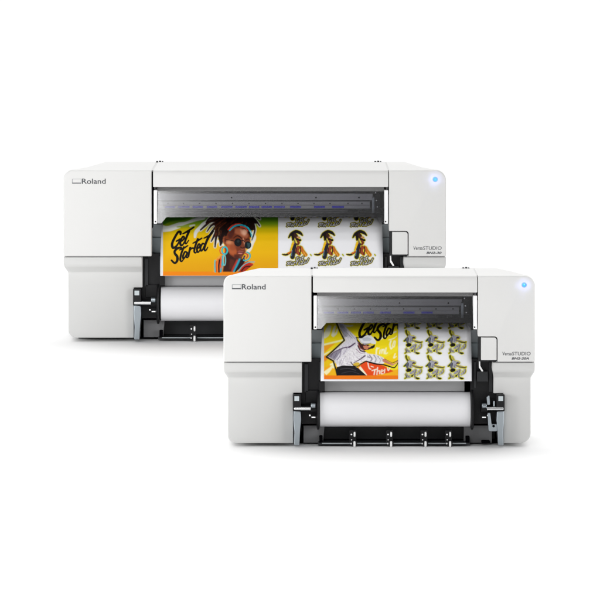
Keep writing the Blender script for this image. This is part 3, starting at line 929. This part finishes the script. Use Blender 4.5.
        small(c, 'rubber_stop', 'void', P, .6, box=[(319.3, 322.6, 436, 442.8, 22, 29)] if sgn > 0 else [(465.8, 469.6, 436.5, 442.8, 22, 29), (481.5, 490, 441, 443.4, 20, 29)])
    # front door on the right
    small(c, 'access_panel', 'white', P, .45, prism=[(rounded([(481.2, 337.6), (496.7, 337.6), (496.7, 360.2), (481.2, 360.2)], [.6, 2.6, .6, .6]), .8, 18, True)])
    small(c, 'panel_shadow_gap', 'dark', P, 0, box=[(478.4, 497.4, 336.9, 361.4, 6, 20)])
    # --- roll holders
    yc = 408.6
    for sgn in (1, -1):
        X = (lambda x: x) if sgn > 0 else (lambda x: 797.6 - x)
        arm = MB(c)
        L0 = [(293.6, 411), (300.6, 411.6), (301.2, 420), (300.2, 430), (299.4, 445.4), (294.0, 445.4), (294.4, 432), (293.4, 420)]
        pts = [(X(x), y) for x, y in L0]
        arm.prism(pts, 3.5, 26)
        a_ = arm.build('media_arm', 'steel', P, .9)
        cl = small(c, 'arm_cap', 'black', a_, .5, box=[tuple(sorted((X(292.9), X(301)))) + (394.8, 411.2, 4.5, 26)])
        small(c, 'cap_window', 'palegrey', cl, .3, box=[tuple(sorted((X(294.4), X(299.2)))) + (396.2, 401.0, 3.9, 6)])
        h = small(c, 'roll_holder', 'black', P, 0, lathe_x=[([(X(300.5), 3.2), (X(309.8), 3.2), (X(310.2), 4.6), (X(316.6), 4.6), (X(317), 3)], yc, 14)])
        small(c, 'shaft', 'chrome', h, 0, lathe_x=[([(X(294.2), 1.5), (X(294.6), 1.8), (X(310.6), 1.8), (X(311), 1.3)], yc, 5.6)])
        small(c, 'knob', 'steel', h, .3, lathe_x=[([(X(310.8), 2.0), (X(311.2), 2.6), (X(315.4), 2.6), (X(316.0), 1.8)], 405.6, 8)])
        small(c, 'holder_pin', 'chrome', h, .15, box=[tuple(sorted((X(311.5), X(315.5)))) + (416.6, 417.9, 9, 12), tuple(sorted((X(309.0), X(310.6)))) + (414.6, 416.2, 9, 12)])
        # flange disc next to the roll
        if sgn > 0:
            fl = [(316.6, 4), (316.8, 18.5), (317.3, 20.2), (318.9, 20.2), (319.5, 18.5), (319.6, 6)]
        else:
            fl = [(470.4, 6), (470.5, 18.5), (471.0, 20.2), (472.8, 20.2), (473.4, 18.5), (473.6, 4)]
        small(c, 'flange', 'black', P, 0, lathe_x=[(fl, 409.5, 22)])
    # J shaped lever beside the right arm
    mbx = MB(c)
    mbx.prism(rounded([(487.6, 413), (490.2, 413), (491.5, 424.2), (497.0, 424.2), (497.4, 431.4), (488.6, 431.4)], [.5, .5, .5, .5, 1.5, 1.8], 4), 5, 12)
    lv_ = mbx.build('brake_lever', 'steel', P, .4)
    small(c, 'lever_bolt', 'void', lv_, 0, lathe_y=[(493.6, 426.2, [(4.5, 1.3), (5.5, 1.3)], 16)])
    mbx = MB(c)
    mbx.prism(rounded([(486.6, 397), (489.4, 395.4), (490, 404.6), (487.4, 405)], [1, .8, .5, .5], 3), 6, 12)
    mbx.prism(rounded([(493.2, 401), (494.8, 401), (494.8, 406.4), (493.2, 406.4)], [.5] * 4, 3), 5, 12)
    mbx.build('lever_tip', 'steel', P, .2)
    # little guide rollers on the tray
    c.raw = True
    xs = [354.6, 391.2, 425.6, 450.2] if not rear else [194.6, 246, 300, 350]
    for x in xs:
        y = c.dy
        g = small(c, 'guide_roller', 'black', P, .3, box=[(x - 5.0, x + 1.6, 430.5 + y, 443 + y, 13, 18), (x - 3.4, x + 2.4, 441.5 + y, 446 + y, 9, 13)])
        small(c, 'wheel', 'bright', g, 0, lathe_x=[([(x - 1.0, 1.4), (x - .7, 2.6), (x + .6, 2.6), (x + .9, 1.4)], 434.4 + y, 12.5, 20), ([(x - 1.2, 1.6), (x - .9, 3.0), (x + .7, 3.0), (x + 1.0, 1.6)], 444.2 + y, 8, 20)])
        small(c, 'roller_pin', 'chrome', g, 0, lathe_y=[(x - 3.2, 434.5 + y, [(12, .8), (14, .8)], 12), (x - 3.0, 439.8 + y, [(12, .6), (14, .6)], 12), (x - 3.4, 443.6 + y, [(8, .8), (10, .8)], 12)])
    c.raw = False
    # recessed black blocks added under the machine to make the dark contact-shadow line
    small(c, 'contact_shade_block', 'void', P, .4, box=[(236, 293, 443.5, 448.3, 42, 110, True), (504, 522, 443.5, 448.3, 42, 110, True), (293.2, 503.8, 444.4, 448.3, 38, 110, True)])
    # body core closing the back
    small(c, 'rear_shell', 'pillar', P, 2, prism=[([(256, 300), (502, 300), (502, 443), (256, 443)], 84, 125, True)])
    # --- markings
    emblem = MB(c); emblem.use('inkl')
    emblem.prism([(231.9, 284.6), (232.5, 284.4), (232.5, 288.8), (231.9, 288.8)], -.12, .2)
    emblem.prism([(232.5, 284.4), (241.2, 284.4), (241.2, 284.8), (232.5, 284.8)], -.12, .2)
    emblem.prism([(240.7, 284.8), (241.2, 284.8), (241.2, 288.6), (240.7, 288.6)], -.12, .2)
    emblem.use('ink')
    emblem.prism([(232.2, 288.2), (240.7, 288.2), (241.2, 289.2), (231.9, 289.2)], -.16, .2)
    emblem.build('emblem', None, P, smooth=False)
    lettering(c, 'maker_lettering', 'Roland', 241.8, 265.6, 284.2, 289.5, -.15, P, 'ink', bold=.012)
    lettering(c, 'model_lettering', 'Versa', 502.4, 511.6, 351.9, 355.4, -.15, P, 'ink', slant=.1, bold=.006)
    lettering(c, 'model_lettering', 'STUDIO', 512.1, 530.6, 351.9, 355.4, -.15, P, 'ink', slant=.05)
    if rear:
        lettering(c, 'model_lettering', model, 515.4, 530.6, 357.3, 359.6, -.15, P, 'ink', slant=.25, bold=.03)
    else:
        lettering(c, 'model_lettering', model, 511.6, 529.0, 357.3, 359.6, -.15, P, 'ink', slant=.25, bold=.03)
    # power light
    lx, ly = (524.2, 285.0)
    rg = small(c, 'power_button', 'ledring', P, 0, lathe_y=[(lx, ly, [(-.5, 2.2), (-.3, 2.6), (.6, 2.6)], 32)])
    small(c, 'power_symbol', 'led', rg, 0, lathe_y=[(lx, ly, [(-.8, 1.1), (-.6, 1.5), (-.2, 1.5)], 28)])
    small(c, 'symbol_line', 'bluegrey', rg, 0, box=[(lx - .25, lx + .25, ly - 1.2, ly + .1, -1.0, -.7)])
    pl = bpy.data.lights.new('power_glow', 'POINT'); pl.energy = 0.013 * (c.u / .00315) ** 2; pl.color = (0.35, 0.42, 1.0)
    pl.shadow_soft_size = .5 * c.u
    plo = bpy.data.objects.new('power_glow', pl); COL.objects.link(plo); plo.parent = rg
    plo.location = c.W(lx, ly, -3.2)
    return root


def sheet_depth(y):            # y in the front machine's pixels: how deep the hanging sheet lies
    return float(np.interp(y, [315, 319, 323, 327, 332, 338, 346, 356, 368, 382], [66, 52, 41, 33, 26, 21, 17, 14.5, 12.5, 11]))


_sd = [sheet_depth(y) for y in np.arange(312, 384, .5)]


def sheet_smooth(y):
    i = (y - 312) / .5
    ks = np.clip(np.arange(int(i) - 6, int(i) + 7), 0, len(_sd) - 1)
    w = np.exp(-((np.arange(int(i) - 6, int(i) + 7) - i) / 3.5) ** 2)
    return float((np.array(_sd)[ks] * w).sum() / w.sum())


def make_sheet(c, name, label, x0t, x0b, x1t, x1b, ybot):
    """hanging vinyl web: columns across, rows down; coordinates are photo pixels"""
    me_v, me_f = [], []
    ys = np.arange(314 + c.dy, ybot + .01, 0.5); ys = np.append(ys[ys < ybot - .3], ybot)
    NX = 30
    c.raw = True
    for y in ys:
        t = np.clip((y - (322 + c.dy)) / (ybot - 322 - c.dy), 0, 1); e = 1 - (1 - t) ** 2.2
        a = x0t + (x0b - x0t) * e; b = x1t + (x1b - x1t) * e
        for i in range(NX + 1):
            me_v.append(tuple(c.W(a + (b - a) * i / NX, y, sheet_smooth(y - c.dy))))
    c.raw = False
    for j in range(len(ys) - 1):
        for i in range(NX):
            k = j * (NX + 1) + i; me_f.append((k, k + NX + 1, k + NX + 2, k + 1))
    me = bpy.data.meshes.new(name); me.from_pydata(me_v, [], me_f)
    me.polygons.foreach_set('use_smooth', [True] * len(me_f))
    me.materials.append(M['paper'])
    o = bpy.data.objects.new(name, me); COL.objects.link(o); o.location = c.root
    so = o.modifiers.new('thickness', 'SOLIDIFY'); so.thickness = .1 * c.u; so.offset = 0
    tag(o, label, 'printed sheet', 'printed vinyl sheets')
    return o


def make_roll(c, name, label, x0, x1):
    mbx = MB(c); mbx.use('paper')
    r = 17.3
    mbx.lathe_x([(x0, r - .5), (x0 + .3, r), (x1 - .3, r), (x1, r - .5)], 409.3, 22, 96)
    mbx.use('core')
    mbx.lathe_x([(x0 - .05, 6), (x0 + .05, 6)], 409.3, 22, 32)
    mbx.lathe_x([(x1 - .05, 6), (x1 + .05, 6)], 409.3, 22, 32)
    o = mbx.build(name, None, None)
    o.location = c.root
    tag(o, label, 'paper roll', 'vinyl rolls')
    return o


front = Ctx(13.0, 0, 0, 0, 379)
rearc = Ctx(16.25, -159.9, -89.0, -105.6, 255)

make_printer(front, 'roll_printer', 'smaller white roll printer standing in front, its sheet showing a hooded dancer', 'BN2-20A', False)
make_printer(rearc, 'roll_printer', 'wider white roll printer standing behind, its sheet showing a woman in sunglasses', 'BN2-30', True)

s1 = make_sheet(front, 'printed_sheet', 'white vinyl sheet printed with a leaping hooded dancer on yellow and six small dancers', 323.0, 320.6, 470.4, 471.6, 381.2)
s2 = make_sheet(rearc, 'printed_sheet', 'white vinyl sheet printed with a woman in round sunglasses on yellow and small portraits', 162.6, 160.2, 381.6, 383.0, 275.9)
make_roll(front, 'vinyl_roll', 'blank white vinyl roll under the dancer sheet of the smaller front printer', 319.8, 470.2)
make_roll(rearc, 'vinyl_roll', 'blank white vinyl roll under the sunglasses portrait sheet of the wider rear printer', 321.0, 471.0)

dep_f = lambda y: sheet_smooth(y)
dep_r = lambda y: sheet_smooth(y - rearc.dy)
cv = Canvas(324.0, 318, 398.0, 379.25); art_dancer(cv)
tag(cv.mesh(front, 'poster_print', dep_f, .5, s1, False), 'yellow poster print of a hooded dancer')
cv = Canvas(163.0, 213, 278.0, 275.75); art_portrait(cv)
tag(cv.mesh(rearc, 'poster_print', dep_r, .5, s2, False), 'yellow poster print of a woman in round sunglasses')


def dup(o, dx, parent):
    d = o.copy(); COL.objects.link(d); d.parent = parent; d.location = o.location + Vector((dx, 0, 0))
    return d


for row in range(3):
    oy = 326.0 + (row - 1) * 25.2
    cv = Canvas(401.5, max(318.5, oy + 1.5), 424.5, oy + 29.5); art_dancer_sticker(cv, 400.2, oy); cv.grain(cv.A > 0, .12, 2.2, 7); cv.blur(.1)
    o = cv.mesh(front, 'sticker_print', dep_f, .5, s1)
    for k in (1, 2): dup(o, 22.1 * k * front.u, s1)
for row in range(2):
    oy = 226.2 + (row - 1) * 38.6
    cv = Canvas(280.0, max(213, oy + 2), 313.5, oy + 42.0); art_woman_sticker(cv, 280, oy); cv.grain(cv.A > 0, .15, 1.8, 8); cv.blur(.1)
    o = cv.mesh(rearc, 'sticker_print', dep_r, .5, s2)
    for k in (1, 2): dup(o, 32.2 * k * rearc.u, s2)
